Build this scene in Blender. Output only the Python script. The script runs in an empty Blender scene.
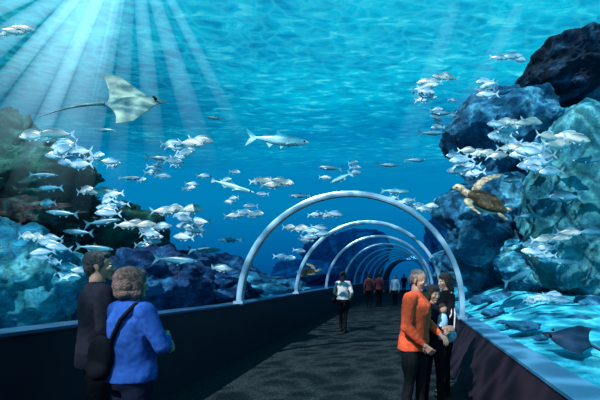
import bpy, bmesh, math, random
from mathutils import Vector, Matrix, noise, Euler
random.seed(7)
scene = bpy.context.scene
scene.view_settings.view_transform = 'Standard'
F = 450.0; EYE = 1.65
def P(u, v, d):
    """image pixel (u,v) unprojected to a chosen depth d down the tunnel -> world position"""
    return Vector(((u-400)/F*d, d, EYE+(275-v)/F*d))

# ---------------------------------------------------------------- camera
cam = bpy.data.cameras.new('camera'); cam.lens = 27; cam.sensor_width = 36
cam.shift_x = -100/600; cam.shift_y = 75/600
co = bpy.data.objects.new('camera', cam); co.location = (0, 0, EYE); co.rotation_euler = (math.pi/2, 0, 0)
scene.collection.objects.link(co); scene.camera = co

# ---------------------------------------------------------------- materials
def newmat(name):
    m = bpy.data.materials.new(name); m.use_nodes = True
    nt = m.node_tree; nt.nodes.clear()
    out = nt.nodes.new('ShaderNodeOutputMaterial')
    return m, nt, out
def N(nt, t, **kw):
    n = nt.nodes.new(t)
    for k, v in kw.items():
        if hasattr(n, k): setattr(n, k, v)
        else: n.inputs[k].default_value = v
    return n
def c4(c): return (c[0], c[1], c[2], 1)
def ramp(nt, stops, interp='LINEAR'):
    r = nt.nodes.new('ShaderNodeValToRGB'); r.color_ramp.interpolation = interp
    e = r.color_ramp.elements
    while len(e) < len(stops): e.new(0.5)
    for i, (p, c) in enumerate(stops):
        e[i].position = p; e[i].color = c4(c) if len(c) == 3 else c
    return r
def mat(name, a, b=None, scale=8, rough=0.7, metal=0, bump=0.0, bscale=30, spec=0.3, detail=4, lo=.35, hi=.65):
    m, nt, out = newmat(name); L = nt.links.new
    p = N(nt, 'ShaderNodeBsdfPrincipled'); L(p.outputs[0], out.inputs[0])
    p.inputs['Roughness'].default_value = rough; p.inputs['Metallic'].default_value = metal
    p.inputs['Specular IOR Level'].default_value = spec
    tc = N(nt, 'ShaderNodeTexCoord')
    if b is None: b = tuple(x*0.8 for x in a)
    n = N(nt, 'ShaderNodeTexNoise', Scale=scale, Detail=detail); L(tc.outputs['Object'], n.inputs['Vector'])
    r = ramp(nt, [(lo, a), (hi, b)]); L(n.outputs['Fac'], r.inputs[0]); L(r.outputs[0], p.inputs['Base Color'])
    if bump:
        n2 = N(nt, 'ShaderNodeTexNoise', Scale=bscale, Detail=5); L(tc.outputs['Object'], n2.inputs['Vector'])
        bp = N(nt, 'ShaderNodeBump', Strength=bump, Distance=0.05); L(n2.outputs['Fac'], bp.inputs['Height']); L(bp.outputs[0], p.inputs['Normal'])
    return m
def rockmat(name, dark, mid, light, scale=0.9, rough=0.8, growth=None, gamt=.6):
    m, nt, out = newmat(name); L = nt.links.new
    p = N(nt, 'ShaderNodeBsdfPrincipled', Roughness=rough); L(p.outputs[0], out.inputs[0])
    p.inputs['Specular IOR Level'].default_value = 0.25
    tc = N(nt, 'ShaderNodeTexCoord')
    n = N(nt, 'ShaderNodeTexNoise', Scale=scale*1.1, Detail=12, Roughness=0.66, Distortion=1.0); L(tc.outputs['Object'], n.inputs['Vector'])
    r = ramp(nt, [(0.34, dark), (0.5, mid), (0.66, light)]); L(n.outputs['Fac'], r.inputs[0])
    col = r.outputs[0]
    if growth:
        ng = N(nt, 'ShaderNodeTexNoise', Scale=scale*1.1, Detail=8, Roughness=0.7)
        mpg_ = N(nt, 'ShaderNodeMapping'); mpg_.inputs['Location'].default_value = (7, 3, 5); L(tc.outputs['Object'], mpg_.inputs[0]); L(mpg_.outputs[0], ng.inputs['Vector'])
        rg = ramp(nt, [(.46, (0, 0, 0)), (.6, (gamt,)*3)]); L(ng.outputs['Fac'], rg.inputs[0])
        mg = N(nt, 'ShaderNodeMix', data_type='RGBA'); L(rg.outputs[0], mg.inputs[0]); L(col, mg.inputs[6]); mg.inputs[7].default_value = c4(growth); col = mg.outputs[2]
    v = N(nt, 'ShaderNodeTexVoronoi', feature='DISTANCE_TO_EDGE', Scale=scale*0.9)
    mp = N(nt, 'ShaderNodeVectorMath', operation='ADD')
    sc = N(nt, 'ShaderNodeVectorMath', operation='SCALE'); sc.inputs['Scale'].default_value = 0.9
    L(n.outputs['Color'], sc.inputs[0]); L(sc.outputs[0], mp.inputs[0]); L(tc.outputs['Object'], mp.inputs[1]); L(mp.outputs[0], v.inputs['Vector'])
    cr = ramp(nt, [(0.0, (.15, .15, .15)), (0.05, (1, 1, 1))]); L(v.outputs['Distance'], cr.inputs[0])
    mx = N(nt, 'ShaderNodeMix', data_type='RGBA', blend_type='MULTIPLY'); mx.inputs[0].default_value = 0.55
    L(col, mx.inputs[6]); L(cr.outputs[0], mx.inputs[7]); L(mx.outputs[2], p.inputs['Base Color'])
    n2 = N(nt, 'ShaderNodeTexNoise', Scale=scale*4, Detail=12, Roughness=0.7); L(tc.outputs['Object'], n2.inputs['Vector'])
    bp = N(nt, 'ShaderNodeBump', Strength=1.0, Distance=0.22); L(n2.outputs['Fac'], bp.inputs['Height']); L(bp.outputs[0], p.inputs['Normal'])
    return m

M = {}  # rock base colours include the blue tint of light through water
M['r_dark'] = rockmat('rock_deep_blue', (.0, .015, .06), (.003, .05, .17), (.02, .2, .42), 1.1)
M['r_black'] = rockmat('rock_black', (.0, .004, .014), (.002, .018, .05), (.03, .14, .26), 0.9)
M['r_blue'] = rockmat('rock_blue', (.0, .05, .12), (.015, .17, .33), (.12, .52, .70), 0.9)
M['r_teal'] = rockmat('rock_teal', (.0, .09, .15), (.03, .26, .36), (.18, .60, .66), 0.9, growth=(.05, .24, .22))
M['r_cyan'] = rockmat('rock_cyan', (.0, .12, .24), (.02, .32, .52), (.25, .8, .9), 1.6)
M['r_lit'] = rockmat('rock_sunlit', (.0, .12, .25), (.012, .30, .50), (.18, .72, .85), 1.5, growth=(.02, .28, .26), gamt=.5)  # caustic sunlight brightness put into the base colour
M['r_reef'] = rockmat('reef_green_dark', (.0, .010, .026), (.003, .045, .06), (.02, .17, .15), 0.9, growth=(.010, .11, .06), gamt=.5)
M['r_brown'] = rockmat('reef_brown', (.006, .008, .015), (.05, .024, .03), (.02, .15, .15), 1.6)
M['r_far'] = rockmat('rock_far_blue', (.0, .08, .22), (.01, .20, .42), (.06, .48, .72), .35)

def mkobj(name, me, mats=(), loc=(0, 0, 0), parent=None, smooth=True):
    for m in mats: me.materials.append(m)
    o = bpy.data.objects.new(name, me); o.location = loc
    scene.collection.objects.link(o)
    if smooth:
        for p in me.polygons: p.use_smooth = True
    if parent: o.parent = parent
    return o
def from_pydata(name, v, f):
    me = bpy.data.meshes.new(name); me.from_pydata([tuple(x) for x in v], [], f); me.update(); return me

# ---------------------------------------------------------------- water surface / surroundings
ZS = 9.0
m, nt, out = newmat('water_surface'); L = nt.links.new  # glow of skylight through the water painted as emission
geo = N(nt, 'ShaderNodeNewGeometry'); sep = N(nt, 'ShaderNodeSeparateXYZ'); L(geo.outputs['Position'], sep.inputs[0])
mpg = N(nt, 'ShaderNodeMapping'); mpg.inputs['Scale'].default_value = (0.5, 1.0, 1); mpg.inputs['Rotation'].default_value = (0, 0, .2); L(geo.outputs['Position'], mpg.inputs[0])
n1 = N(nt, 'ShaderNodeTexNoise', Scale=2.3, Detail=6, Roughness=0.6, Distortion=0.7); L(mpg.outputs[0], n1.inputs['Vector'])
n0 = N(nt, 'ShaderNodeTexNoise', Scale=0.2, Detail=3); L(mpg.outputs[0], n0.inputs['Vector'])
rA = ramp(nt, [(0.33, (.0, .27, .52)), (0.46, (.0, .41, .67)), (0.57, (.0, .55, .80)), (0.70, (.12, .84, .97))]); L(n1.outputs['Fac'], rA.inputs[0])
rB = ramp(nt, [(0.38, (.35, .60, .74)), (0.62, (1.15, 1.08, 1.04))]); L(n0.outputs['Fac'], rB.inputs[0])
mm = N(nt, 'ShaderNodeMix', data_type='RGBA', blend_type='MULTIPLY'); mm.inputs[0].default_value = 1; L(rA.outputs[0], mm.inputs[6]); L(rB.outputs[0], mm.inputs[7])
fade = N(nt, 'ShaderNodeMapRange', interpolation_type='SMOOTHSTEP'); fade.inputs[1].default_value = 12; fade.inputs[2].default_value = 38; L(sep.outputs['Y'], fade.inputs[0])  # painted water haze: emission fades to the horizon colour with distance
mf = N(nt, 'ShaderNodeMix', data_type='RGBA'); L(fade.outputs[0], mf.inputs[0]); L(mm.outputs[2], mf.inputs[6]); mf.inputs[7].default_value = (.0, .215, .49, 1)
# painted shade: surface emission dimmed over the left reef, blending out with distance
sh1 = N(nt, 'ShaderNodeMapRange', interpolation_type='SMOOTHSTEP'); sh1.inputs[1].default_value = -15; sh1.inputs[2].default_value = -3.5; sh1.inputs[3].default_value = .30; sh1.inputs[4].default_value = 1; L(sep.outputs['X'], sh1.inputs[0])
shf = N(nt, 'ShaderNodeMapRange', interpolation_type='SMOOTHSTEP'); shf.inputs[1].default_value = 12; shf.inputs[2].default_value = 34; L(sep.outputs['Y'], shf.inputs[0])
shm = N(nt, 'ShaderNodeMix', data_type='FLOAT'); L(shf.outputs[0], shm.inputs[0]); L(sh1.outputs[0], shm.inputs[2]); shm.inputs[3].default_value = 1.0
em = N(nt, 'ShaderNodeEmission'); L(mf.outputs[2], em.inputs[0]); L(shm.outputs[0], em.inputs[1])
nw = N(nt, 'ShaderNodeTexNoise', Scale=0.8, Detail=2); L(geo.outputs['Position'], nw.inputs['Vector'])
sw = N(nt, 'ShaderNodeVectorMath', operation='SCALE'); sw.inputs['Scale'].default_value = 1.3; L(nw.outputs['Color'], sw.inputs[0])
aw = N(nt, 'ShaderNodeVectorMath', operation='ADD'); L(sw.outputs[0], aw.inputs[0]); L(geo.outputs['Position'], aw.inputs[1])
vo = N(nt, 'ShaderNodeTexVoronoi', feature='DISTANCE_TO_EDGE', Scale=1.7); L(aw.outputs[0], vo.inputs['Vector'])
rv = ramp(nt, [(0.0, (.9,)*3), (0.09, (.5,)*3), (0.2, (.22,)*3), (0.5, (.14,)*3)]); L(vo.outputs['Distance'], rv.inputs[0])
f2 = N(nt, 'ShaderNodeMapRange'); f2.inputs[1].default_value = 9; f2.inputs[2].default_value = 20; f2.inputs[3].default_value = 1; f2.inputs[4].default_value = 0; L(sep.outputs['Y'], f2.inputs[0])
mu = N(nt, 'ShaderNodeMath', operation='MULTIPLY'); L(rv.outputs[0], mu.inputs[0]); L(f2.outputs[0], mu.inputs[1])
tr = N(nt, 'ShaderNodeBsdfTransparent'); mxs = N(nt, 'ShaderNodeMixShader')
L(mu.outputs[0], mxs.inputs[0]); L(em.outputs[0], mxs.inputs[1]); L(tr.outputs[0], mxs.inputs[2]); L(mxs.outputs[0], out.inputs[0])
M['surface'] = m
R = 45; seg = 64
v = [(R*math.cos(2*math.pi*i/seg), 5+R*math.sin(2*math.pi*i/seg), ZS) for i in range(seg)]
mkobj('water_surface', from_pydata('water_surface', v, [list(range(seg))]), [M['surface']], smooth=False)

m, nt, out = newmat('open_water'); L = nt.links.new
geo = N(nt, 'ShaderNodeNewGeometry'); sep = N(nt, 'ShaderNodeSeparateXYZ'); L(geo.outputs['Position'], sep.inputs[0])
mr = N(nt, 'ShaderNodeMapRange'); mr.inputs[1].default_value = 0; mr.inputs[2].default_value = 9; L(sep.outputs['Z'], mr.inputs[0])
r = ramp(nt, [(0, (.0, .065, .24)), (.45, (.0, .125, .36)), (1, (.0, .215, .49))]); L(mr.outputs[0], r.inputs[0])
em = N(nt, 'ShaderNodeEmission'); L(r.outputs[0], em.inputs[0]); L(em.outputs[0], out.inputs[0])  # glowing backdrop, light of the distant water painted as a height gradient
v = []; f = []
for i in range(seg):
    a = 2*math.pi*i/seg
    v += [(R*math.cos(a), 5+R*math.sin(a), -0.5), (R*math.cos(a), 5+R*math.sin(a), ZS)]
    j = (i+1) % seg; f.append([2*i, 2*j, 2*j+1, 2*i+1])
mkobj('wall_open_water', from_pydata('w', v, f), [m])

w = bpy.data.worlds.new('world'); scene.world = w; w.use_nodes = True
w.node_tree.nodes['Background'].inputs[0].default_value = (.03, .62, .88, 1); w.node_tree.nodes['Background'].inputs[1].default_value = 0.9

sun = bpy.data.lights.new('sun', 'SUN'); sun.energy = 10; sun.angle = math.radians(0.7); sun.color = (.9, .98, 1)
so = bpy.data.objects.new('sun', sun); scene.collection.objects.link(so)
so.rotation_euler = Vector((0.35, 0.62, -0.75)).to_track_quat('-Z', 'Y').to_euler()
sp = bpy.data.lights.new('visitor_fill_spot', 'SPOT'); sp.energy = 140; sp.spot_size = math.radians(60); sp.spot_blend = 1; sp.shadow_soft_size = .4; sp.color = (1, .93, .9)  # added fill behind the camera to light the visitors, no visible fixture
spo = bpy.data.objects.new('visitor_fill_spot', sp); scene.collection.objects.link(spo); spo.location = (-1.2, -1.5, 4.2)
spo.rotation_euler = (Vector((-.6, 5.0, 1.4))-spo.location).to_track_quat('-Z', 'Y').to_euler()

# ---------------------------------------------------------------- tunnel
def off(y): return 0.0 if y < 9 else 0.45*((y-9)/19.5)**2
def hl(y): return 1.16 if y < 3.5 else (1.16-(y-3.5)/5.4*0.10 if y < 8.9 else 1.06)
XL = -3.15; XR = 1.22
def sweep(name, section, y0, y1, mats, n=60, smooth=False, parent=None):
    v = []; f = []; k = None
    for i in range(n+1):
        y = y0+(y1-y0)*i/n
        s = section(y); k = len(s)
        v += [(x, y, z) for x, z in s]
    for i in range(n):
        for j in range(k):
            a = i*k+j; b = i*k+(j+1) % k; f.append([a, b, b+k, a+k])
    f.append(list(range(k))); f.append(list(range(n*k, n*k+k))[::-1])
    return mkobj(name, from_pydata(name, v, f), mats, smooth=smooth, parent=parent)
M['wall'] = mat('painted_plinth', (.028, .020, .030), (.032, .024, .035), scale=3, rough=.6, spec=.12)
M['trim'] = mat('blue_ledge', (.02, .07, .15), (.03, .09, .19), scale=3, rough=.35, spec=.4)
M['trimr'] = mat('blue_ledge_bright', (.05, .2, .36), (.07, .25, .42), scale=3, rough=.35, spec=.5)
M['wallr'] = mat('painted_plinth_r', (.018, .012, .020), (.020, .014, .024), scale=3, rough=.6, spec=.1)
YE = 52
sweep('wall_left', lambda y: [(XL+off(y), 0), (XL+off(y), hl(y)), (XL-.3+off(y), hl(y)), (XL-.3+off(y), 0)], -1, YE, [M['wall']])
sweep('trim_left', lambda y: [(XL+.02+off(y), hl(y)), (XL+.02+off(y), hl(y)+.03), (XL-.32+off(y), hl(y)+.03), (XL-.32+off(y), hl(y))], -1, YE, [M['trim']])
sweep('wall_right', lambda y: [(.88+off(y), 0), (XR+off(y), .76), (XR+.28+off(y), .76), (XR+.28+off(y), 0)], -1, YE, [M['wallr']])
sweep('trim_right', lambda y: [(XR-.02+off(y), .76), (XR-.02+off(y), .79), (XR+.3+off(y), .79), (XR+.3+off(y), .76)], -1, YE, [M['trimr']])
m, nt, out = newmat('carpet'); L = nt.links.new
p = N(nt, 'ShaderNodeBsdfPrincipled', Roughness=.95); L(p.outputs[0], out.inputs[0]); p.inputs['Specular IOR Level'].default_value = .05
tc = N(nt, 'ShaderNodeTexCoord')
vv = N(nt, 'ShaderNodeTexVoronoi', Scale=24); L(tc.outputs['Object'], vv.inputs['Vector'])
r = ramp(nt, [(.12, (.034, .052, .054)), (.4, (.013, .018, .021))]); L(vv.outputs['Distance'], r.inputs[0]); L(r.outputs[0], p.inputs['Base Color'])
sweep('floor', lambda y: [(XL+off(y), -.1), (XL+off(y), 0), (.88+off(y), 0), (.88+off(y), -.1)], -1, YE, [m])

M['steel'] = mat('brushed_steel', (.26, .46, .60), (.33, .54, .68), scale=4, rough=.3, metal=.35, spec=.6)
def arch(y, i):
    cx = (XL+XR)/2+off(y); rad = (XR-XL)/2; zc = 1.06; w = .05; d = .08
    pts = []
    for k in range(49):
        a = math.pi*k/48; pts.append((cx-rad*math.cos(a), zc+rad*math.sin(a), -math.cos(a), math.sin(a)))
    pts.append((cx+rad, .79, 1, 0))
    v = []; f = []
    for x, z, nx, nz in pts:
        prof = [(-w, -d), (-w*.4, -d*1.15), (w*.4, -d*1.15), (w, -d), (w, d), (-w, d)]
        for a, b in prof: v.append((x+nx*a, y+b, z+nz*a))
    k = 6
    for s in range(len(pts)-1):
        for j in range(k): f.append([s*k+j, s*k+(j+1) % k, (s+1)*k+(j+1) % k, (s+1)*k+j])
    f.append(list(range(k))[::-1]); f.append(list(range((len(pts)-1)*k, len(pts)*k)))
    for x, z in ((cx-rad, 1.09), (cx+rad, .79)):
        b0 = len(v)
        for dx in (-.09, .09):
            for dy in (-.12, .12):
                for dz in (0, .05): v.append((x+dx, y+dy, z+dz))
        f += [[b0+q for q in s] for s in ((0, 1, 3, 2), (4, 6, 7, 5), (0, 4, 5, 1), (2, 3, 7, 6), (1, 5, 7, 3), (0, 2, 6, 4))]
    mkobj('tunnel_arch', from_pydata('arch', v, f), [M['steel']], smooth=False)
ys = [8.86, 13.6, 18.6, 23.2, 27.2, 30.6, 33.6, 37, 40.5, 43.8]
for i, y in enumerate(ys): arch(y, i)
m, nt, out = newmat('acrylic'); L = nt.links.new
tr = N(nt, 'ShaderNodeBsdfTransparent'); tr.inputs[0].default_value = (.88, .96, 1, 1)
gl = N(nt, 'ShaderNodeBsdfGlossy', Roughness=.08); gl.inputs[0].default_value = (.6, .9, 1, 1)
mx = N(nt, 'ShaderNodeMixShader'); mx.inputs[0].default_value = .04; L(tr.outputs[0], mx.inputs[1]); L(gl.outputs[0], mx.inputs[2]); L(mx.outputs[0], out.inputs[0])
def vault(name, y0, y1, rad, mats, n=40):
    v = []; f = []; K = 32
    for i in range(n+1):
        y = y0+(y1-y0)*i/n; cx = (XL+XR)/2+off(y)
        for k in range(K+1):
            a = math.pi*k/K; v.append((cx-rad*math.cos(a), y, 1.06+rad*math.sin(a)))
    for i in range(n):
        for k in range(K): a = i*(K+1)+k; f.append([a, a+1, a+K+2, a+K+1])
    return mkobj(name, from_pydata(name, v, f), mats)
vault('ceiling_acrylic', 8.95, 43.9, 2.12, [m])
M['void'] = mat('dark_blue_lining', (.004, .012, .026), (.007, .02, .04), rough=.8, spec=.1)
vault('ceiling_end_vault', 44, 51.5, 2.2, [M['void']], 6)
ox = off(51.5)
mkobj('wall_end', from_pydata('we', [(-3.6+ox, 51.5, -.1), (1.8+ox, 51.5, -.1), (1.8+ox, 51.5, 3.4), (-3.6+ox, 51.5, 3.4)], [[0, 1, 2, 3]]), [M['void']], smooth=False)
pl_ = bpy.data.lights.new('vault_fill', 'POINT'); pl_.energy = 60; pl_.color = (.1, .5, 1); pl_.shadow_soft_size = .2  # added blue fill to brighten the dark tunnel end
plo = bpy.data.objects.new('vault_fill', pl_); plo.location = (-.95+off(47), 47, 2.7); scene.collection.objects.link(plo)

# ---------------------------------------------------------------- tank floors
m, nt, out = newmat('sand'); L = nt.links.new
p = N(nt, 'ShaderNodeBsdfPrincipled', Roughness=.9); L(p.outputs[0], out.inputs[0]); p.inputs['Specular IOR Level'].default_value = .1
geo = N(nt, 'ShaderNodeNewGeometry'); sep = N(nt, 'ShaderNodeSeparateXYZ'); L(geo.outputs['Position'], sep.inputs[0])
n = N(nt, 'ShaderNodeTexNoise', Scale=1.9, Detail=10, Roughness=.65, Distortion=.6); L(geo.outputs['Position'], n.inputs['Vector'])
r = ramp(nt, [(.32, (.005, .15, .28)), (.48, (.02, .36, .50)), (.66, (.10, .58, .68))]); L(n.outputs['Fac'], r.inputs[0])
mr = N(nt, 'ShaderNodeMapRange'); mr.inputs[1].default_value = 13; mr.inputs[2].default_value = 28; L(sep.outputs['Y'], mr.inputs[0])  # distance haze of the water mixed into the sand colour
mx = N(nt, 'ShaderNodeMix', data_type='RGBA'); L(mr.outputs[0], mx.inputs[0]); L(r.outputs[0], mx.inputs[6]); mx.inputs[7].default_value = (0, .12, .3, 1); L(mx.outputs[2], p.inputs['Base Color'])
bp = N(nt, 'ShaderNodeBump', Strength=.7, Distance=.12); L(n.outputs['Fac'], bp.inputs['Height']); L(bp.outputs[0], p.inputs['Normal'])
M['sand'] = m
def sand(name, xa, xb, y0, y1, zf, nx=60, ny=90):
    v = []; f = []
    for j in range(ny+1):
        y = y0+(y1-y0)*j/ny
        for i in range(nx+1):
            t = (i/nx)**1.8; x = xa(y)+(xb-xa(y))*t
            v.append((x, y, zf(x, y)+.07*noise.noise(Vector((x*.7, y*.7, 3)))*min(1, i/4)))
    for j in range(ny):
        for i in range(nx): a = j*(nx+1)+i; f.append([a, a+1, a+nx+2, a+nx+1])
    return mkobj(name, from_pydata(name, v, f), [M['sand']])
sm = lambda t: max(0, min(1, t))**2*(3-2*max(0, min(1, t)))
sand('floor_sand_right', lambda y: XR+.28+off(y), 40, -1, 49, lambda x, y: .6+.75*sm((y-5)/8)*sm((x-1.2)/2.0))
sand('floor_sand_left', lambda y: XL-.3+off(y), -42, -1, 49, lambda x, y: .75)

# ---------------------------------------------------------------- rocks
def rock(name, u, v_, d, hw, hh, matk, seed, dep=None, rot=(0, 0, 0), sub=5, rough=.22, planes=9):
    c = P(u, v_, d); sx = hw*d/F; sz = hh*d/F; sy = dep if dep else (sx+sz)/2
    bm = bmesh.new(); bmesh.ops.create_icosphere(bm, subdivisions=sub, radius=1)
    rnd = random.Random(seed); pl = []
    for i in range(planes):
        q = Vector((rnd.gauss(0, 1), rnd.gauss(0, 1), rnd.gauss(0, 1))).normalized(); pl.append((q, rnd.uniform(.66, .86)))
    o_ = Vector((seed*3.1, seed*1.7, seed*.9))
    E = Euler(rot).to_matrix()
    for vt in bm.verts:
        n_ = vt.co.normalized(); q = n_.copy()
        for pn, h in pl:
            dd = q.dot(pn)
            if dd > h: q -= pn*(dd-h)*.9
        disp = rough*noise.noise(n_*1.6+o_)+rough*.5*noise.noise(n_*4+o_)-rough*.3*abs(noise.noise(n_*7+o_))+rough*.16*noise.noise(n_*14+o_)+rough*.08*noise.noise(n_*30+o_)
        q += n_*disp
        q = Vector((q.x*sx, q.y*sy, q.z*sz))*1.1
        vt.co = E @ q
    me = bpy.data.meshes.new(name); bm.to_mesh(me); bm.free()
    return mkobj(name, me, [M[matk]], loc=c)
R90 = math.pi/180
rock('boulder', 572, 68, 14, 50, 27, 'r_black', 1, dep=1.6, rot=(0, -22*R90, 0), sub=6, rough=.18)
rock('boulder', 508, 140, 13.5, 58, 44, 'r_blue', 2, dep=1.6, rot=(0, -18*R90, 0), sub=6, rough=.2)
rock('boulder', 584, 205, 11, 58, 84, 'r_teal', 3, dep=1.5, rot=(0, 12*R90, 0), sub=6, rough=.2)
rock('boulder', 492, 222, 13, 48, 46, 'r_blue', 4, dep=1.4, rot=(0, 20*R90, 0), sub=6, rough=.22)
rock('boulder', 540, 262, 12, 48, 34, 'r_cyan', 5, dep=1.2, sub=6, rough=.24)
rock('boulder', 474, 262, 14.5, 36, 28, 'r_blue', 6, dep=1, sub=5, rough=.25)
rock('boulder', 545, 190, 14.5, 50, 70, 'r_dark', 7, dep=1)
rock('boulder', 618, 120, 15, 44, 50, 'r_blue', 8, dep=1.5)
rock('boulder', 626, 22, 14.5, 50, 26, 'r_dark', 9, dep=1.5, rot=(0, -30*R90, 0))
rock('reef_outcrop', -8, 176, 13, 92, 60, 'r_reef', 12, dep=2, rough=.35, sub=6)
rock('reef_rock', 34, 228, 10.5, 55, 24, 'r_brown', 13, dep=1, rough=.4)
rock('reef_rock', 12, 284, 7.4, 76, 62, 'r_lit', 14, dep=.9, rough=.3, sub=6)
rock('reef_rock', 160, 284, 8.6, 44, 34, 'r_dark', 15, dep=.8, rough=.3, sub=6)
rock('reef_rock', 214, 294, 10.6, 38, 18, 'r_dark', 16, dep=.8, rough=.3)
rock('reef_rock', 98, 296, 8.2, 38, 36, 'r_dark', 17, dep=.7, rough=.3)
rock('reef_rock', 92, 236, 16, 56, 40, 'r_reef', 18, dep=2, rough=.4)
rock('reef_rock', 265, 290, 17, 40, 14, 'r_blue', 19, dep=1.0, rough=.4)
rock('reef_rock', 205, 272, 20, 52, 20, 'r_dark', 20, dep=2, rough=.4)
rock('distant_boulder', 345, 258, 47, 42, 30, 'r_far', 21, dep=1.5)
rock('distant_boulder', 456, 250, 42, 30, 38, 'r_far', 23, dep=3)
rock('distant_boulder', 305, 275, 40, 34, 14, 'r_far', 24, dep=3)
for u, v_, d, a, b in ((523, 326, 7.4, 20, 5), (492, 313, 9.5, 12, 4), (578, 322, 8.4, 18, 6), (548, 298, 10.6, 14, 5), (505, 298, 11.2, 18, 6), (590, 302, 9.6, 18, 8), (480, 300, 11, 10, 5), (596, 358, 6, 10, 4), (555, 316, 8.6, 9, 3), (520, 308, 9.6, 7, 3), (540, 338, 6.6, 8, 3), (502, 322, 8, 6, 2)):
    rock('seabed_stone', u, v_, d, a, b, 'r_blue', int(u), sub=4)

# ---------------------------------------------------------------- light shafts (emissive cones standing in for lit water)
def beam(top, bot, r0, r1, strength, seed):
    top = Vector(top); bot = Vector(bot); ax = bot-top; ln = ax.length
    m, nt, out = newmat('beam_glow'); L = nt.links.new
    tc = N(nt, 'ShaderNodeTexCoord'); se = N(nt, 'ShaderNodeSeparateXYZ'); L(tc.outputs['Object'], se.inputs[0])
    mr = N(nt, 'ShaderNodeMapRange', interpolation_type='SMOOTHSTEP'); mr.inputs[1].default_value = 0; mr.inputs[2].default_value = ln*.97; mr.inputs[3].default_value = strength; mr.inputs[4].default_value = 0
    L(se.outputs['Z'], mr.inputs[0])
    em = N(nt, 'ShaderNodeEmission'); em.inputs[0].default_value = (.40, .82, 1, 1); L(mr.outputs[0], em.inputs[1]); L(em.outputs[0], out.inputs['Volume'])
    v = []; f = []; K = 20
    for i in range(2):
        r_ = (r0, r1)[i]
        for k in range(K): a = 2*math.pi*k/K; v.append((r_*math.cos(a), r_*math.sin(a)*.7, ln*i))
    for k in range(K): f.append([k, (k+1) % K, K+(k+1) % K, K+k])
    f.append(list(range(K))[::-1]); f.append(list(range(K, 2*K)))
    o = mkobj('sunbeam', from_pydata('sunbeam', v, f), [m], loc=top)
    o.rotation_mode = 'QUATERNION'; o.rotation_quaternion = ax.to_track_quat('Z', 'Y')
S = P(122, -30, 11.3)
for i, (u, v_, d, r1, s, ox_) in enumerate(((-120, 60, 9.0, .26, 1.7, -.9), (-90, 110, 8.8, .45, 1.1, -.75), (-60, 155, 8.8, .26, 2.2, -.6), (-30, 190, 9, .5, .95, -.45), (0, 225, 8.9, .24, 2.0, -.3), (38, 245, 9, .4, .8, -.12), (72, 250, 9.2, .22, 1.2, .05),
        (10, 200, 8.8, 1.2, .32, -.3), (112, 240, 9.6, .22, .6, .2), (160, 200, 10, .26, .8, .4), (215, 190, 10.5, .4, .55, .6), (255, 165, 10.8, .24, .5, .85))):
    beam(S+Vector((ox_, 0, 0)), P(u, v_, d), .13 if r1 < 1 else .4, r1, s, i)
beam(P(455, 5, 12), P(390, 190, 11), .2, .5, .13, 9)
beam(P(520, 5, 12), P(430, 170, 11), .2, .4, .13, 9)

# ---------------------------------------------------------------- fish
def countershade(name, back, belly, z0, z1, rough=.35, metal=0):
    m, nt, out = newmat(name); L = nt.links.new
    p = N(nt, 'ShaderNodeBsdfPrincipled', Roughness=rough, Metallic=metal); L(p.outputs[0], out.inputs[0]); p.inputs['Specular IOR Level'].default_value = .6
    tc = N(nt, 'ShaderNodeTexCoord'); se = N(nt, 'ShaderNodeSeparateXYZ'); L(tc.outputs['Object'], se.inputs[0])
    n = N(nt, 'ShaderNodeTexNoise', Scale=9, Detail=4); L(tc.outputs['Object'], n.inputs['Vector'])
    ad = N(nt, 'ShaderNodeMath', operation='MULTIPLY_ADD'); ad.inputs[1].default_value = .08; L(n.outputs['Fac'], ad.inputs[0]); L(se.outputs['Z'], ad.inputs[2])
    mr = N(nt, 'ShaderNodeMapRange'); mr.inputs[1].default_value = z0+.04; mr.inputs[2].default_value = z1+.04; L(ad.outputs[0], mr.inputs[0])
    r = ramp(nt, [(0, tuple(x*.7 for x in belly)), (.18, belly), (.6, tuple((a*.55+b*.45) for a, b in zip(belly, back))), (1, back)]); L(mr.outputs[0], r.inputs[0])
    L(r.outputs[0], p.inputs['Base Color'])
    return m
M['silver'] = countershade('fish_silver', (.04, .20, .32), (.70, .84, .94), -.10, .13, metal=.25)
M['silver_tan'] = countershade('fish_silver_tan', (.14, .20, .22), (.80, .78, .72), -.10, .13, metal=.2)
M['fishdark'] = countershade('fish_dusk', (.005, .05, .10), (.06, .26, .36), -.05, .1)
M['turq'] = countershade('fish_turquoise', (.02, .26, .34), (.5, .8, .85), -.06, .06, metal=.3)
M['eyeb'] = mat('eye_black', (.005, .005, .008), rough=.1)
M['fin'] = mat('fin_membrane', (.32, .54, .64), (.24, .44, .56), scale=20, rough=.4)
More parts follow.
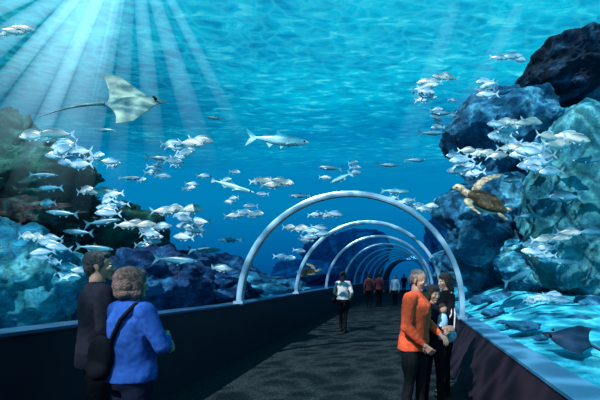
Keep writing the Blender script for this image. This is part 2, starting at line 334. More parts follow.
def fishmesh(name, prof, tail, fins, mats):
    v = []; f = []; K = 14; mi = []
    for x, h, w_, zc in prof:
        for k in range(K):
            a = 2*math.pi*k/K; v.append((x, w_*math.cos(a), zc+h*math.sin(a)))
    for i in range(len(prof)-1):
        for k in range(K): f.append([i*K+k, i*K+(k+1) % K, (i+1)*K+(k+1) % K, (i+1)*K+k]); mi.append(0)
    f.append(list(range(K))[::-1]); mi.append(0); f.append(list(range((len(prof)-1)*K, len(prof)*K))); mi.append(0)
    def plate(pts, y0=0, sp=0, th=.006):
        b = len(v); n = len(pts)
        for s in (1, -1):
            for x, z, *yy in pts:
                y = yy[0] if yy else y0
                v.append((x, y+s*th, z))
        f.append([b+i for i in range(n)]); f.append([b+n+i for i in range(n)][::-1])
        for i in range(n): j = (i+1) % n; f.append([b+i, b+n+i, b+n+j, b+j])
        for _ in range(n+2): mi.append(1)
    plate(tail)
    for fn in fins: plate(fn)
    ex, ez, ew, er = prof[2][0]+.005, prof[2][3]+prof[2][1]*.25, prof[2][2]*.93, .018
    for s in (1, -1):
        b = len(v); rr = 6; cc = 8
        for i in range(rr+1):
            for k in range(cc):
                th = math.pi*i/rr; ph = 2*math.pi*k/cc
                v.append((ex+er*math.sin(th)*math.cos(ph), s*ew+er*.6*math.sin(th)*math.sin(ph), ez+er*math.cos(th)))
        for i in range(rr):
            for k in range(cc): f.append([b+i*cc+k, b+i*cc+(k+1) % cc, b+(i+1)*cc+(k+1) % cc, b+(i+1)*cc+k]); mi.append(2)
    me = from_pydata(name, v, f)
    for mm_ in mats: me.materials.append(mm_)
    for p_, i_ in zip(me.polygons, mi): p_.material_index = i_; p_.use_smooth = (i_ != 1)
    return me
breamp = [(.5, .008, .006, -.01), (.47, .035, .02, -.005), (.4, .085, .042, 0), (.3, .135, .06, .01), (.15, .165, .068, .012), (0, .16, .065, .01), (-.15, .12, .05, .005), (-.27, .065, .03, 0), (-.34, .035, .018, 0), (-.38, .032, .012, 0)]
breamt = [(-.36, .03), (-.44, .1), (-.54, .18), (-.5, .08), (-.45, 0), (-.5, -.08), (-.54, -.18), (-.44, -.1), (-.36, -.03)]
breamf = [[(.28, .13), (.2, .2), (.05, .205), (-.1, .17), (-.24, .1), (-.22, .06), (.1, .15)],
          [(-.02, -.13), (-.08, -.2), (-.2, -.12), (-.22, -.06)], [(.2, -.12), (.1, -.22), (.08, -.13)],
          [(.24, -.02, .06), (.1, -.09, .12), (.08, -.03, .11)], [(.24, -.02, -.06), (.1, -.09, -.12), (.08, -.03, -.11)]]
fm = {}
fm['s'] = fishmesh('bream', breamp, breamt, breamf, [M['silver'], M['fin'], M['eyeb']])
fm['t'] = fishmesh('bream_tan', breamp, breamt, breamf, [M['silver_tan'], M['fin'], M['eyeb']])
fm['d'] = fishmesh('bream_dark', breamp, breamt, breamf, [M['fishdark'], M['fishdark'], M['eyeb']])
longp = [(.5, .008, .008, -.005), (.47, .022, .016, 0), (.41, .046, .03, 0), (.3, .075, .045, 0), (.12, .092, .052, -.005), (-.05, .085, .048, 0), (-.2, .055, .034, 0), (-.3, .03, .02, .0), (-.36, .022, .012, 0), (-.39, .022, .01, 0)]
longt = [(-.37, .02), (-.45, .09), (-.54, .15), (-.5, .06), (-.46, 0), (-.5, -.06), (-.54, -.15), (-.45, -.09), (-.37, -.02)]
longf = [[(.05, .08), (-.03, .17), (-.06, .08)], [(-.16, .055), (-.2, .1), (-.28, .03)], [(-.08, -.07), (-.15, -.14), (-.22, -.04)], [(.1, -.08), (.03, -.15), (.02, -.08)],
         [(.28, -.03, .045), (.13, -.09, .1), (.14, -.04, .08)], [(.28, -.03, -.045), (.13, -.09, -.1), (.14, -.04, -.08)]]
fm['l'] = fishmesh('tarpon', longp, longt, longf, [M['turq'], M['turq'], M['eyeb']])
fm['L'] = fishmesh('longfish_dark', longp, longt, longf, [M['fishdark'], M['fishdark'], M['eyeb']])
barp = [(x, h*.6, w_*.7, z) for x, h, w_, z in longp]
bart = [(x, z*.65) for x, z in longt]
fm['b'] = fishmesh('barracuda', barp, bart, [[(q[0], q[1]*.62)+tuple(q[2:]) for q in ff] for ff in longf], [M['turq'], M['turq'], M['eyeb']])
def fish(kind, u, v_, d, lpx, yaw=0, pitch=0, name='fish', parent=None):
    o = bpy.data.objects.new(name, fm[kind]); scene.collection.objects.link(o)
    s = lpx*d/F; o.scale = (s, s, s); o.location = P(u, v_, d)
    o.rotation_euler = (0, -pitch*R90, yaw*R90)
    if parent: o.parent = parent
    return o
schools = [
 (76, 154, 9, 8, 15, 12, 27, -1, 's'), (45, 137, 9.4, 3, 18, 4, 24, -1, 't'), (180, 154, 10, 7, 9, 12, 18, 1, 's'), (196, 141, 11, 2, 10, 3, 20, 1, 't'), (104, 160, 10.5, 4, 12, 6, 16, 1, 's'), (116, 204, 9, 7, 12, 11, 18, -1, 's'),
 (98, 190, 9.5, 4, 17, 4, 19, 1, 't'), (190, 226, 9.6, 7, 10, 13, 19, -1, 's'), (178, 212, 10, 4, 18, 4, 19, 1, 't'), (152, 236, 9, 6, 10, 11, 18, 1, 's'), (135, 225, 9.4, 3, 14, 3, 18, 1, 't'), (50, 250, 6.2, 6, 10, 14, 19, -1, 's'), (72, 274, 6.6, 5, 12, 9, 19, 1, 's'),
 (36, 238, 6.3, 3, 14, 4, 19, 1, 't'), (220, 266, 12, 2, 4, 4, 16, 1, 's'), (245, 216, 11, 5, 14, 4, 16, 1, 's'), (272, 181, 10.5, 5, 18, 4, 18, 1, 't'), (312, 234, 12, 5, 10, 8, 16, 1, 's'), (300, 228, 12.3, 3, 16, 3, 16, 1, 't'), (152, 172, 12, 5, 14, 10, 13, 1, 's'), (290, 255, 15, 3, 14, 5, 12, 1, 's'),
 (424, 93, 11, 6, 9, 8, 17, 1, 's'), (437, 79, 11, 4, 16, 3, 18, -1, 't'), (489, 88, 11, 5, 7, 8, 17, -1, 's'), (508, 58, 12, 4, 13, 3, 17, 1, 's'), (466, 165, 10, 6, 10, 10, 20, -1, 's'), (482, 153, 10, 4, 20, 3, 19, 1, 't'),
 (502, 133, 10, 6, 10, 10, 20, -1, 's'), (518, 122, 10.5, 4, 18, 3, 19, 1, 't'), (538, 160, 9.0, 9, 15, 13, 24, -1, 's'), (562, 140, 8.8, 4, 20, 5, 27, 1, 't'), (520, 150, 9.4, 4, 16, 4, 18, 1, 't'), (538, 250, 9, 6, 10, 11, 20, -1, 's'), (556, 236, 8.8, 4, 17, 4, 20, 1, 't'), (545, 298, 8.3, 5, 18, 4, 19, 1, 's'), (16, 31, 9.5, 4, 14, 3, 18, 1, 't'),
 (420, 208, 12, 4, 14, 4, 14, 1, 's'), (400, 200, 12, 3, 12, 5, 14, -1, 's'), (325, 215, 12.5, 3, 14, 4, 15, 1, 's'), (455, 105, 14, 5, 26, 12, 12, 1, 's'), (210, 180, 14, 5, 28, 10, 12, 1, 's'), (350, 170, 15, 4, 26, 10, 11, 1, 's'), (250, 200, 14, 4, 22, 8, 12, -1, 's'), (450, 125, 14, 4, 18, 10, 12, -1, 's')]
for (u, v_, d, n_, su, sv, ln, dr, kd) in schools:
    e = bpy.data.objects.new('school_of_fish', None); scene.collection.objects.link(e)
    for i in range(n_):
        yw = (0 if dr > 0 else 180)+random.uniform(-25, 25)
        sh_ = (-1+2*(i+.5)/n_) if sv < 6 else random.uniform(-1, 1)
        vv_ = random.uniform(-sv, sv) if sv < 6 else sv*(-1+2*(i+.5)/n_)
        fish(kd, u+su*sh_, v_+vv_, d+random.uniform(-.4, .4), 1.15*ln*random.uniform(.85, 1.15), yw, random.uniform(-8, 8), 'fish_%d' % (i+1), e)
for (k, u, v_, d, ln, yaw, pit, nm) in [
 ('l', 279, 140, 9, 60, 8, -3, 'tarpon'), ('b', 232, 186, 9, 50, -8, -17, 'barracuda'), ('L', 50, 188, 9, 30, 170, 0, 'dusky_fish'), ('L', 44, 175, 9.2, 26, 10, 0, 'dusky_fish'), ('L', 103, 222, 8.6, 34, 5, 8, 'dusky_fish'), ('L', 78, 232, 8.5, 32, 175, 4, 'dusky_fish'),
 ('L', 176, 260, 7.5, 42, 6, -4, 'dusky_fish'), ('d', 48, 203, 8.6, 24, 160, 0, 'dusky_fish'), ('l', 341, 178, 11, 28, 150, -14, 'silver_fish'), ('l', 395, 191, 11, 28, 10, 0, 'silver_fish'), ('L', 388, 165, 12, 22, 0, 0, 'dusky_fish'), ('L', 432, 133, 12, 26, 0, 2, 'dusky_fish'), ('L', 443, 113, 12, 26, 180, 0, 'dusky_fish'),
 ('d', 565, 197, 8.8, 34, 180, 0, 'dusky_fish'), ('L', 590, 160, 9, 34, 170, 0, 'dusky_fish'), ('L', 520, 276, 8.8, 38, 15, 22, 'dusky_fish'), ('L', 130, 178, 12, 24, 0, 0, 'dusky_fish'), ('L', 160, 158, 12, 26, 10, 0, 'dusky_fish'), ('L', 105, 130, 12, 22, 180, 0, 'dusky_fish'),
 ('L', 490, 196, 11, 22, 180, 0, 'dusky_fish'), ('L', 330, 168, 13, 24, 180, 5, 'dusky_fish'), ('L', 215, 118, 14, 18, 180, 5, 'dusky_fish'), ('d', 512, 180, 10, 20, 180, 0, 'dusky_fish'), ('L', 565, 262, 8.6, 34, 180, 5, 'dusky_fish'), ('L', 62, 213, 8.6, 32, 180, 5, 'dusky_fish'),
 ('L', 205, 250, 10.5, 32, 0, 0, 'dusky_fish'), ('L', 95, 248, 7.4, 34, 10, -5, 'dusky_fish'), ('L', 230, 240, 11, 24, 180, 0, 'dusky_fish'), ('L', 300, 196, 12, 22, 180, 0, 'dusky_fish'), ('L', 528, 216, 9.5, 28, 0, 5, 'dusky_fish'), ('d', 590, 232, 8.6, 26, 0, 0, 'dusky_fish'), ('L', 415, 160, 12, 22, 0, 0, 'dusky_fish')]:
    fish(k, u, v_, d, ln, yaw, pit, nm)

# ---------------------------------------------------------------- rays
def raymesh(name, wing, tailn, mats, flap=.35, flap2=.2):
    v = []; f = []; mi = []; NX = 18; NY = 26
    rows = []
    for j in range(-NY, NY+1):
        t = j/NY; a = abs(t)
        lead = .42-.50*a**1.5; trail = -.40+.22*a**.7-.12*a**3
        if a < .2: lead += .16*(1-(a/.2)**2)
        if a > .97: lead = trail+.02
        zf = flap*wing*(a**1.7) if t > 0 else flap2*wing*(a**1.7)
        th = .11*(1-a)**1.6+.006
        top = []; bot = []
        for i in range(NX+1):
            s = i/NX; x = trail+(lead-trail)*s; pr = max(.02, math.sin(math.pi*min(1, s*.9+.08)))
            top.append(len(v)); v.append((x, t*wing*(1-.1*a*a), zf+th*pr)); bot.append(len(v)); v.append((x, t*wing*(1-.1*a*a), zf-th*pr*.55))
        rows.append((top, bot))
    for r0, r1 in zip(rows, rows[1:]):
        for i in range(NX):
            f.append([r0[0][i], r0[0][i+1], r1[0][i+1], r1[0][i]]); mi.append(0)
            f.append([r0[1][i], r1[1][i], r1[1][i+1], r0[1][i+1]]); mi.append(1)
        f.append([r0[0][0], r1[0][0], r1[1][0], r0[1][0]]); mi.append(0); f.append([r0[0][NX], r0[1][NX], r1[1][NX], r1[0][NX]]); mi.append(0)
    K = 8; n = 20; b = len(v)
    for i in range(n+1):
        s = i/n; rr = .03*(1-s)+.003
        for k in range(K): a = 2*math.pi*k/K; v.append((-.38-tailn*s, .12*math.sin(s*3)+rr*math.cos(a), .03-.15*s*s+rr*math.sin(a)))
    for i in range(n):
        for k in range(K): f.append([b+i*K+k, b+i*K+(k+1) % K, b+(i+1)*K+(k+1) % K, b+(i+1)*K+k]); mi.append(0)
    for s in (1, -1):
        b = len(v)
        for i in range(7):
            for k in range(8):
                th = math.pi*i/6; ph = 2*math.pi*k/8
                v.append((.38+.03*math.sin(th)*math.cos(ph), s*.11+.025*math.sin(th)*math.sin(ph), .07+.03*math.cos(th)))
        for i in range(6):
            for k in range(8): f.append([b+i*8+k, b+i*8+(k+1) % 8, b+(i+1)*8+(k+1) % 8, b+(i+1)*8+k]); mi.append(2)
    me = from_pydata(name, v, f)
    for q in mats: me.materials.append(q)
    for p_, i_ in zip(me.polygons, mi): p_.material_index = i_
    return me
M['raytop'] = mat('ray_back', (.03, .12, .15), (.25, .36, .30), scale=5, rough=.5)
M['raybelly'] = mat('ray_belly', (.75, .8, .66), (.5, .62, .55), scale=3, rough=.5)
M['raydark'] = mat('stingray_dark', (.003, .012, .035), (.008, .03, .07), scale=5, rough=.5)
o = mkobj('eagle_ray', raymesh('eagle_ray', .78, .95, [M['raytop'], M['raybelly'], M['eyeb']], .55, -.25), loc=P(131, 104, 8))
o.scale = (1.05,)*3; o.rotation_euler = Euler((math.radians(24), math.radians(-14), math.radians(28)))
o = mkobj('stingray', raymesh('stingray', .56, .8, [M['raydark'], M['raydark'], M['eyeb']], .16, .2), loc=P(571, 341, 5.8))
o.scale = (.66,)*3; o.rotation_mode = 'QUATERNION'
o.rotation_quaternion = (Matrix.Rotation(math.radians(26), 3, 'X') @ Matrix.Rotation(math.radians(150), 3, 'Z')).to_quaternion()

# ---------------------------------------------------------------- blob modeller
def ell(bm, c, r, rot=None, u=18, w_=12):
    mt = Matrix.Translation(Vector(c)) @ (Euler(rot).to_matrix().to_4x4() if rot else Matrix()) @ Matrix.Diagonal((r[0], r[1], r[2], 1))
    bmesh.ops.create_uvsphere(bm, u_segments=u, v_segments=w_, radius=1, matrix=mt)
def tube(bm, pts, rad):
    for i, (p_, r_) in enumerate(zip(pts, rad)):
        ell(bm, p_, (r_,)*3, u=14, w_=10)
        if i:
            a = Vector(pts[i-1]); b = Vector(p_); d_ = b-a
            if d_.length < 1e-5: continue
            mt = Matrix.Translation((a+b)/2) @ d_.to_track_quat('Z', 'Y').to_matrix().to_4x4()
            bmesh.ops.create_cone(bm, cap_ends=True, segments=14, radius1=rad[i-1], radius2=r_, depth=d_.length, matrix=mt)
def loft(bm, rings, K=24):
    vs = []
    for z, cx, rx, ry in rings:
        vs.append([bm.verts.new((cx+rx*math.cos(2*math.pi*k/K), ry*math.copysign(abs(math.sin(2*math.pi*k/K))**.85, math.sin(2*math.pi*k/K)), z)) for k in range(K)])
    for a, b in zip(vs, vs[1:]):
        for k in range(K): bm.faces.new([a[k], a[(k+1) % K], b[(k+1) % K], b[k]])
    bm.faces.new(vs[0][::-1]); bm.faces.new(vs[-1])
def fuse(fill, voxel, it=4, wr=0, wsc=14, xf=None):
    bm = bmesh.new(); fill(bm)
    if xf is not None: bm.transform(xf)
    me = bpy.data.meshes.new('t'); bm.to_mesh(me); bm.free()
    o = bpy.data.objects.new('t', me); scene.collection.objects.link(o)
    md = o.modifiers.new('r', 'REMESH'); md.mode = 'VOXEL'; md.voxel_size = voxel
    s = o.modifiers.new('s', 'SMOOTH'); s.factor = .5; s.iterations = it
    dg = bpy.context.evaluated_depsgraph_get(); ev = o.evaluated_get(dg)
    res = bpy.data.meshes.new_from_object(ev)
    bpy.data.objects.remove(o)
    if wr:
        ns = [v_.normal.copy() for v_ in res.vertices]
        for v_, n_ in zip(res.vertices, ns):
            q = v_.co; v_.co = q+n_*wr*(noise.noise(Vector((q.x*wsc, q.y*wsc, q.z*wsc*.7)))+.5*noise.noise(Vector((q.x, q.y, q.z))*wsc*2.3))
    return res
def joinmeshes(name, parts):
    bm = bmesh.new(); mats = []
    for me, mt in parts:
        if mt not in mats: mats.append(mt)
        n0_ = len(bm.faces); bm.from_mesh(me); bm.faces.ensure_lookup_table(); ix = mats.index(mt)
        for i in range(n0_, len(bm.faces)): bm.faces[i].material_index = ix; bm.faces[i].smooth = True
    me = bpy.data.meshes.new(name); bm.to_mesh(me); bm.free()
    for m_ in mats: me.materials.append(m_)
    return me
def rawmesh(fill, xf=None):
    bm = bmesh.new(); fill(bm)
    if xf is not None: bm.transform(xf)
    me = bpy.data.meshes.new('raw'); bm.to_mesh(me); bm.free(); return me

# ---- sea turtle
M['shell'] = rockmat('turtle_shell', (.04, .025, .015), (.13, .085, .05), (.36, .27, .17), 5)
M['tskin'] = mat('turtle_skin', (.5, .42, .3), (.16, .12, .08), scale=16, rough=.6)
M['plast'] = mat('turtle_plastron', (.6, .55, .4), (.45, .4, .3), scale=8)
def turtle(loc, s, rot):
    def shell(bm): ell(bm, (0, 0, .04), (.36, .29, .13)); ell(bm, (-.22, 0, .02), (.2, .16, .08))
    def plas(bm): ell(bm, (0, 0, -.03), (.33, .25, .08))
    def skin(bm):
        ell(bm, (.52, 0, .05), (.11, .075, .075)); ell(bm, (.60, 0, .02), (.05, .045, .04)); tube(bm, [(.25, 0, .0), (.45, 0, .03)], [.09, .065])
        for sd in (1, -1):
            for t, (x, y, z, a, b) in enumerate([(.25, .2, 0, .09, .035), (.26, .28, .04, .09, .03), (.26, .36, .07, .088, .028), (.24, .44, .11, .085, .025), (.20, .52, .15, .078, .022), (.14, .60, .18, .068, .02), (.07, .66, .21, .055, .018), (0, .71, .23, .04, .016)]):
                ell(bm, (x, sd*y, z*(1.4 if sd < 0 else .3)), (a, .09, b), rot=(sd*.3, 0, sd*.25))
            for (x, y, a) in [(-.28, .14, .07), (-.36, .2, .07), (-.44, .24, .055)]: ell(bm, (x, sd*y, -.01), (a, .06, .02), rot=(0, 0, -sd*.5))
        tube(bm, [(-.3, 0, 0), (-.42, 0, -.01)], [.04, .012])
    def eyes(bm):
        for sd in (1, -1): ell(bm, (.565, sd*.062, .07), (.016, .01, .016))
    me = joinmeshes('sea_turtle', [(fuse(shell, .015, 6), M['shell']), (fuse(plas, .015, 4), M['plast']), (fuse(skin, .011, 3), M['tskin']), (rawmesh(eyes), M['eyeb'])])
    o = mkobj('sea_turtle', me, loc=loc); o.scale = (s,)*3; o.rotation_euler = Euler(rot); return o
turtle(P(485, 203, 8.5), 1.06, (math.radians(-30), math.radians(-26), math.radians(172)))
turtle(P(308, 273, 21), 1.05, (math.radians(30), math.radians(-8), math.radians(10)))

# ---------------------------------------------------------------- people
M['skin'] = mat('skin', (.46, .24, .17), (.40, .20, .14), scale=10, rough=.55)
M['lip'] = mat('lips', (.35, .1, .09), rough=.5)
M['eyew'] = mat('eye_white', (.75, .75, .72), rough=.2)
def hairmat(n_, a, b): return mat(n_, a, b, scale=45, rough=.5, bump=.5, bscale=90)
M['h_grey'] = hairmat('hair_grey', (.015, .015, .018), (.07, .07, .08)); M['h_blond'] = hairmat('hair_light_brown', (.05, .028, .026), (.20, .12, .10))
M['h_dark'] = hairmat('hair_dark', (.012, .008, .008), (.03, .02, .018)); M['h_lgrey'] = hairmat('hair_light_grey', (.10, .09, .085), (.22, .20, .19))
def cloth(n_, a): return mat(n_, a, tuple(x*.75 for x in a), scale=25, rough=.85, bump=.25, bscale=160, spec=.1)
C_or = cloth('orange_jacket', (.85, .11, .045)); C_bl = cloth('blue_sweater', (.02, .085, .36)); C_blk = cloth('black_cloth', (.006, .007, .012)); C_dk = cloth('charcoal_jacket', (.010, .012, .022))
C_jean = cloth('dark_jeans', (.008, .012, .035)); C_wh = cloth('white_top', (.70, .64, .66)); C_gr = cloth('grey_trousers', (.010, .012, .016)); C_red = cloth('red_top', (.22, .05, .06)); C_ltb = cloth('light_blue_cloth', (.35, .55, .72))
M['shoe'] = mat('shoe_leather', (.012, .01, .01), rough=.4)
def hand(side, wrist, dirv, palmn, curl=.5):
    d_ = Vector(dirv).normalized(); n_ = Vector(palmn); n_ = (n_-d_*n_.dot(d_)).normalized(); a = d_.cross(n_)*side
    w_ = Vector(wrist)
    def fill(bm):
        tube(bm, [w_-d_*.03, w_+d_*.01], [.024, .025])
        for k in (-1, -.33, .33, 1): tube(bm, [w_+d_*.01+a*k*.012, w_+d_*.085+a*k*.028], [.014, .0125])
        for k, ln in ((-1, .062), (-.33, .078), (.33, .084), (1, .074)):
            p0 = w_+d_*.085+a*k*.029; pts = [p0]; ang = .15
            for s, fr in enumerate((.45, .3, .25)):
                ang += curl*(.8 if s else .6); pts.append(pts[-1]+(d_*math.cos(ang)+n_*math.sin(ang)+a*k*.04)*ln*fr)
            tube(bm, pts, [.0095, .009, .008, .007])
        t0 = w_+d_*.02+a*.024
        tube(bm, [t0, t0+(d_*.6+a*.75+n_*.2).normalized()*.035, t0+(d_*.6+a*.75+n_*.2).normalized()*.035+(d_*.85+a*.3+n_*.4).normalized()*.045], [.014, .011, .0085])
    return fill
def person(name, loc, heading, H, arms, top, bottom, hair, hairm, female=False, headyaw=0, headpitch=0, lean=0, hem=.84, step=.05, near=True, extras=None, hands='LR', curl=.5, bulk=1.0):
    s = H/1.70; parts = []; VX = .011 if near else .02
    b = bulk; fw = .92 if female else 1.0
    LN = Matrix.Rotation(lean*R90, 4, 'Y')
    LNm = Matrix.Translation((0, 0, .92)) @ LN @ Matrix.Translation((0, 0, -.92))
    sh = .178*fw*(1+.5*(b-1))
    def torso(bm):
        loft(bm, [(hem, -.005, .128*b, (.178 if female else .168)*b), (.92, 0, .13*b, (.182 if female else .17)*b), (1.02, .005, .122*b, .158*fw*b), (1.12, .01, .12*b, .155*fw*b), (1.22, .012, .125*b, .165*fw*b), (1.31, .008, .122*b, .175*fw*b), (1.38, 0, .105, .165*fw), (1.43, -.008, .08, .11*fw), (1.465, -.01, .06, .065)])
        if female: ell(bm, (.085, .065, 1.25), (.06, .065, .065)); ell(bm, (.085, -.065, 1.25), (.06, .065, .065))
        for sd, key in ((1, 'L'), (-1, 'R')):
            e, w_ = arms[key]; S0 = Vector((0, sd*sh, 1.375)); e = Vector(e); w_ = Vector(w_)
            k = 1.0 if not female else .93
            tube(bm, [Vector((0, sd*.1, 1.39)), S0, S0.lerp(e, .5), e, e.lerp(w_, .4), w_], [.065*k, .066*k*b, .057*k*b, .049*k*b, .047*k*b, .035*k])
    def legs(bm):
        loft(bm, [(.80, 0, .10*b, .15*b), (.86, -.01, .118*b, .165*b), (.94, -.005, .115*b, .155*b), (1.02, 0, .105*b, .14*b)])
        for sd in (1, -1):
            fx = step*sd
            tube(bm, [(0, sd*.088, .86), (.01+fx*.4, sd*.09, .68), (.015+fx*.6, sd*.092, .49), (-.005+fx*.9, sd*.095, .30), (-.01+fx, sd*.097, .07)], [.09*b, .08*b, .06, .056, .048])
    def shoes(bm):
        for sd in (1, -1):
            fx = step*sd
            ell(bm, (-.02+fx, sd*.1, .045), (.055, .042, .045)); ell(bm, (.07+fx, sd*.105, .035), (.105, .045, .034)); ell(bm, (.13+fx, sd*.108, .03), (.06, .044, .028))
    parts.append((fuse(torso, VX, 4, .008 if near else 0, 13, LNm), top))
    parts.append((fuse(legs, VX, 4, .005 if near else 0, 12), bottom)); parts.append((fuse(shoes, VX, 3), M['shoe']))
    HM = LNm @ Matrix.Translation((.012, 0, 1.583)) @ Euler((0, headpitch*R90, headyaw*R90)).to_matrix().to_4x4()
    def head(bm):
        ell(bm, (-.01, 0, .032), (.095, .075, .083)); ell(bm, (.032, 0, -.02), (.056, .058, .085)); ell(bm, (.028, 0, -.068), (.053, .046, .038)); ell(bm, (.068, 0, -.092), (.02, .022, .018))
        tube(bm, [(.086, 0, .012), (.104, 0, -.022)], [.008, .012]); ell(bm, (.094, 0, -.028), (.014, .018, .009)); ell(bm, (.076, 0, .022), (.014, .046, .009)); ell(bm, (.079, 0, -.058), (.012, .024, .012))
        for sd in (1, -1): ell(bm, (-.005, sd*.077, -.008), (.019, .009, .031), rot=(0, -.2, sd*.3)); ell(bm, (.06, sd*.04, -.02), (.025, .02, .02))
    def neck(bm): tube(bm, [(-.005, 0, 1.42), (0, 0, 1.53)], [.06, .053])
    parts.append((fuse(head, .006 if near else .012, 3, xf=HM), M['skin'])); parts.append((rawmesh(neck, LNm), M['skin']))
    parts.append((rawmesh(lambda bm: (ell(bm, (.086, 0, -.054), (.007, .021, .0045)), ell(bm, (.086, 0, -.063), (.007, .018, .005))), HM), M['lip']))
    parts.append((rawmesh(lambda bm: [ell(bm, (.075, sd*.031, .002), (.013, .014, .009)) for sd in (1, -1)], HM), M['eyew']))
    parts.append((rawmesh(lambda bm: [ell(bm, (.084, sd*.031, .002), (.005, .006, .006)) for sd in (1, -1)], HM), M['eyeb']))
    parts.append((rawmesh(lambda bm: [ell(bm, (.084, sd*.031, .022), (.006, .018, .003)) for sd in (1, -1)], HM), hairm))
    def hr(bm):
        if hair == 'short':
            ell(bm, (-.022, 0, .046), (.096, .083, .082)); ell(bm, (-.055, 0, -.01), (.056, .072, .07)); ell(bm, (.04, 0, .09), (.04, .06, .03))
            for sd in (1, -1): ell(bm, (.01, sd*.068, .022), (.03, .014, .035))
        elif hair == 'bald':
            ell(bm, (-.05, 0, .0), (.06, .077, .065)); ell(bm, (-.02, 0, .062), (.085, .07, .06))
            for sd in (1, -1): ell(bm, (-.01, sd*.066, .02), (.035, .014, .03))
        elif hair == 'bob':
            ell(bm, (-.02, 0, .045), (.114, .104, .088)); ell(bm, (-.05, 0, -.015), (.086, .106, .085)); ell(bm, (-.055, 0, -.07), (.072, .102, .055)); ell(bm, (.05, 0, .08), (.045, .068, .032))
            for sd in (1, -1): ell(bm, (-.0, sd*.080, -.01), (.06, .026, .08)); ell(bm, (.0, sd*.080, -.07), (.055, .026, .045))
        else:
            ell(bm, (-.02, 0, .048), (.102, .088, .085)); ell(bm, (-.055, 0, -.02), (.065, .082, .085)); ell(bm, (-.07, 0, -.11), (.045, .075, .09)); ell(bm, (.045, 0, .085), (.042, .062, .03))
            for sd in (1, -1): ell(bm, (-.005, sd*.074, -.01), (.045, .018, .07)); ell(bm, (-.03, sd*.066, -.08), (.035, .022, .07))
    parts.append((fuse(hr, .007 if near else .012, 3, .003 if hair == 'bob' else .005, 40, HM), hairm))
    for sd, key in ((1, 'L'), (-1, 'R')):
        if key in hands:
            e, w_ = arms[key]; e = Vector(e); w_ = Vector(w_); d_ = (w_-e).normalized()
            pn = Vector((0, -sd, 0)) if abs(d_.z) > .6 else Vector((0, 0, -1)) if abs(d_.y) < .6 else Vector((-1, 0, -.3))
            parts.append((fuse(hand(sd, w_+d_*.025, d_, pn, curl), .0045 if near else .01, 2, xf=LNm), M['skin']))
    if extras:
        for fill, mt in extras: parts.append((fuse(fill, .009, 3, xf=LNm), mt))
    me = joinmeshes(name, parts)
    o = mkobj(name, me, loc=loc); o.scale = (s,)*3; o.rotation_euler = (0, 0, heading*R90); return o

relax = {'L': ((-.03, .24, 1.11), (.05, .25, .86)), 'R': ((-.03, -.24, 1.11), (.05, -.25, .86))}
def strap(bm):
    tube(bm, [(-.15, .04, 1.05), (-.155, -.04, 1.2), (-.135, -.11, 1.33), (-.05, -.15, 1.44), (.06, -.15, 1.41), (.14, -.13, 1.28), (.16, -.13, 1.12)], [.017]*7)
def bag(bm):
    ell(bm, (-.17, .08, 1.06), (.07, .13, .15)); ell(bm, (-.19, .08, .97), (.07, .12, .09))
person('woman_in_blue_sweater', ((131-400)/F*3.4, 3.4, 0), 60, 1.70, {'L': ((.05, .27, 1.11), (.22, .03, 1.10)), 'R': ((.07, -.28, 1.12), (.25, -.06, 1.15))}, C_bl, C_jean, 'bob', M['h_blond'], female=True, headyaw=-14, extras=[(strap, C_blk), (bag, C_blk)], bulk=1.22, hem=.86, curl=.9)
person('man_in_dark_jacket', ((98-400)/F*3.85, 3.85, 0), 46, 1.85, {'L': ((-.03, .27, 1.12), (.12, .22, .92)), 'R': ((-.02, -.26, 1.11), (.1, -.23, .9))}, C_dk, C_blk, 'short', M['h_grey'], headyaw=-22, hem=.80, bulk=1.12)
person('man_in_orange_jacket', ((414-400)/F*5.0, 5.0, 0), -22, 1.71, {'L': ((.02, .28, 1.12), (.22, .19, 1.0)), 'R': ((.0, -.27, 1.10), (.17, -.2, .93))}, C_or, C_gr, 'bald', M['h_lgrey'], headpitch=14, hem=.82, bulk=1.24, lean=3)
def baby(bm):
    ell(bm, (.2, .02, 1.22), (.07, .07, .13)); tube(bm, [(.2, .06, 1.16), (.24, .12, 1.02)], [.045, .03]); tube(bm, [(.2, -.03, 1.16), (.26, -.06, 1.02)], [.045, .03])
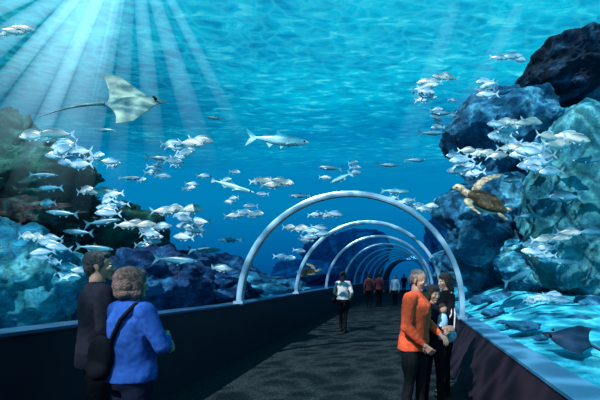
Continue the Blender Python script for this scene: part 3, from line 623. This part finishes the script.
def babyhead(bm): ell(bm, (.2, .02, 1.39), (.062, .058, .066)); ell(bm, (.255, .02, 1.38), (.01, .01, .01))
def babyhair(bm): ell(bm, (.19, .02, 1.41), (.064, .062, .06))
person('woman_holding_baby', ((433-400)/F*5.5, 5.5, 0), -60, 1.52, {'L': ((.06, .22, 1.12), (.24, .08, 1.12)), 'R': ((.06, -.22, 1.12), (.25, -.04, 1.14))}, C_dk, C_blk, 'long', M['h_dark'], female=True, headpitch=10, extras=[(baby, C_ltb), (babyhead, M['skin']), (babyhair, M['h_dark'])])
def hbag(bm):
    ell(bm, (.1, .27, .86), (.13, .05, .1)); tube(bm, [(.0, .25, .92), (-.02, .24, 1.15), (.0, .17, 1.44), (.04, .25, 1.15), (.18, .26, .92)], [.012]*5)
person('woman_in_black', ((446-400)/F*6.25, 6.25, 0), 200, 1.67, {'L': ((.04, .22, 1.11), (.24, .12, 1.08)), 'R': ((.04, -.22, 1.11), (.25, -.1, 1.18))}, C_blk, C_blk, 'long', M['h_dark'], female=True, headpitch=8, extras=[(hbag, C_wh)])
def hbag2(bm):
    ell(bm, (-.02, .26, .9), (.11, .05, .1)); tube(bm, [(-.06, .22, .98), (-.08, .17, 1.25), (-.02, .14, 1.44), (.08, .16, 1.25), (.06, .24, .98)], [.012]*5)
person('woman_in_white_top', ((343-400)/F*13, 13, 0), 75, 1.74, {'L': ((.02, .26, 1.13), (.12, .16, .98)), 'R': ((-.02, -.27, 1.12), (.1, -.2, .98))}, C_wh, C_blk, 'long', M['h_dark'], female=True, hem=.92, step=.09, extras=[(hbag2, C_blk)], bulk=1.1)
for (u, d, hd, H, t, hm_, fm_) in ((369, 23, 90, 1.70, C_red, 'h_dark', True), (379, 24, 80, 1.74, C_red, 'h_dark', True), (395, 24, 250, 1.66, C_ltb, 'h_blond', True), (404, 36, 270, 1.7, C_dk, 'h_dark', False), (412, 38, 270, 1.7, C_wh, 'h_dark', True)):
    person('visitor', ((u-400)/F*d, d, 0), hd, H, relax, t, C_blk, 'short', M[hm_], female=fm_, near=False, step=.08)
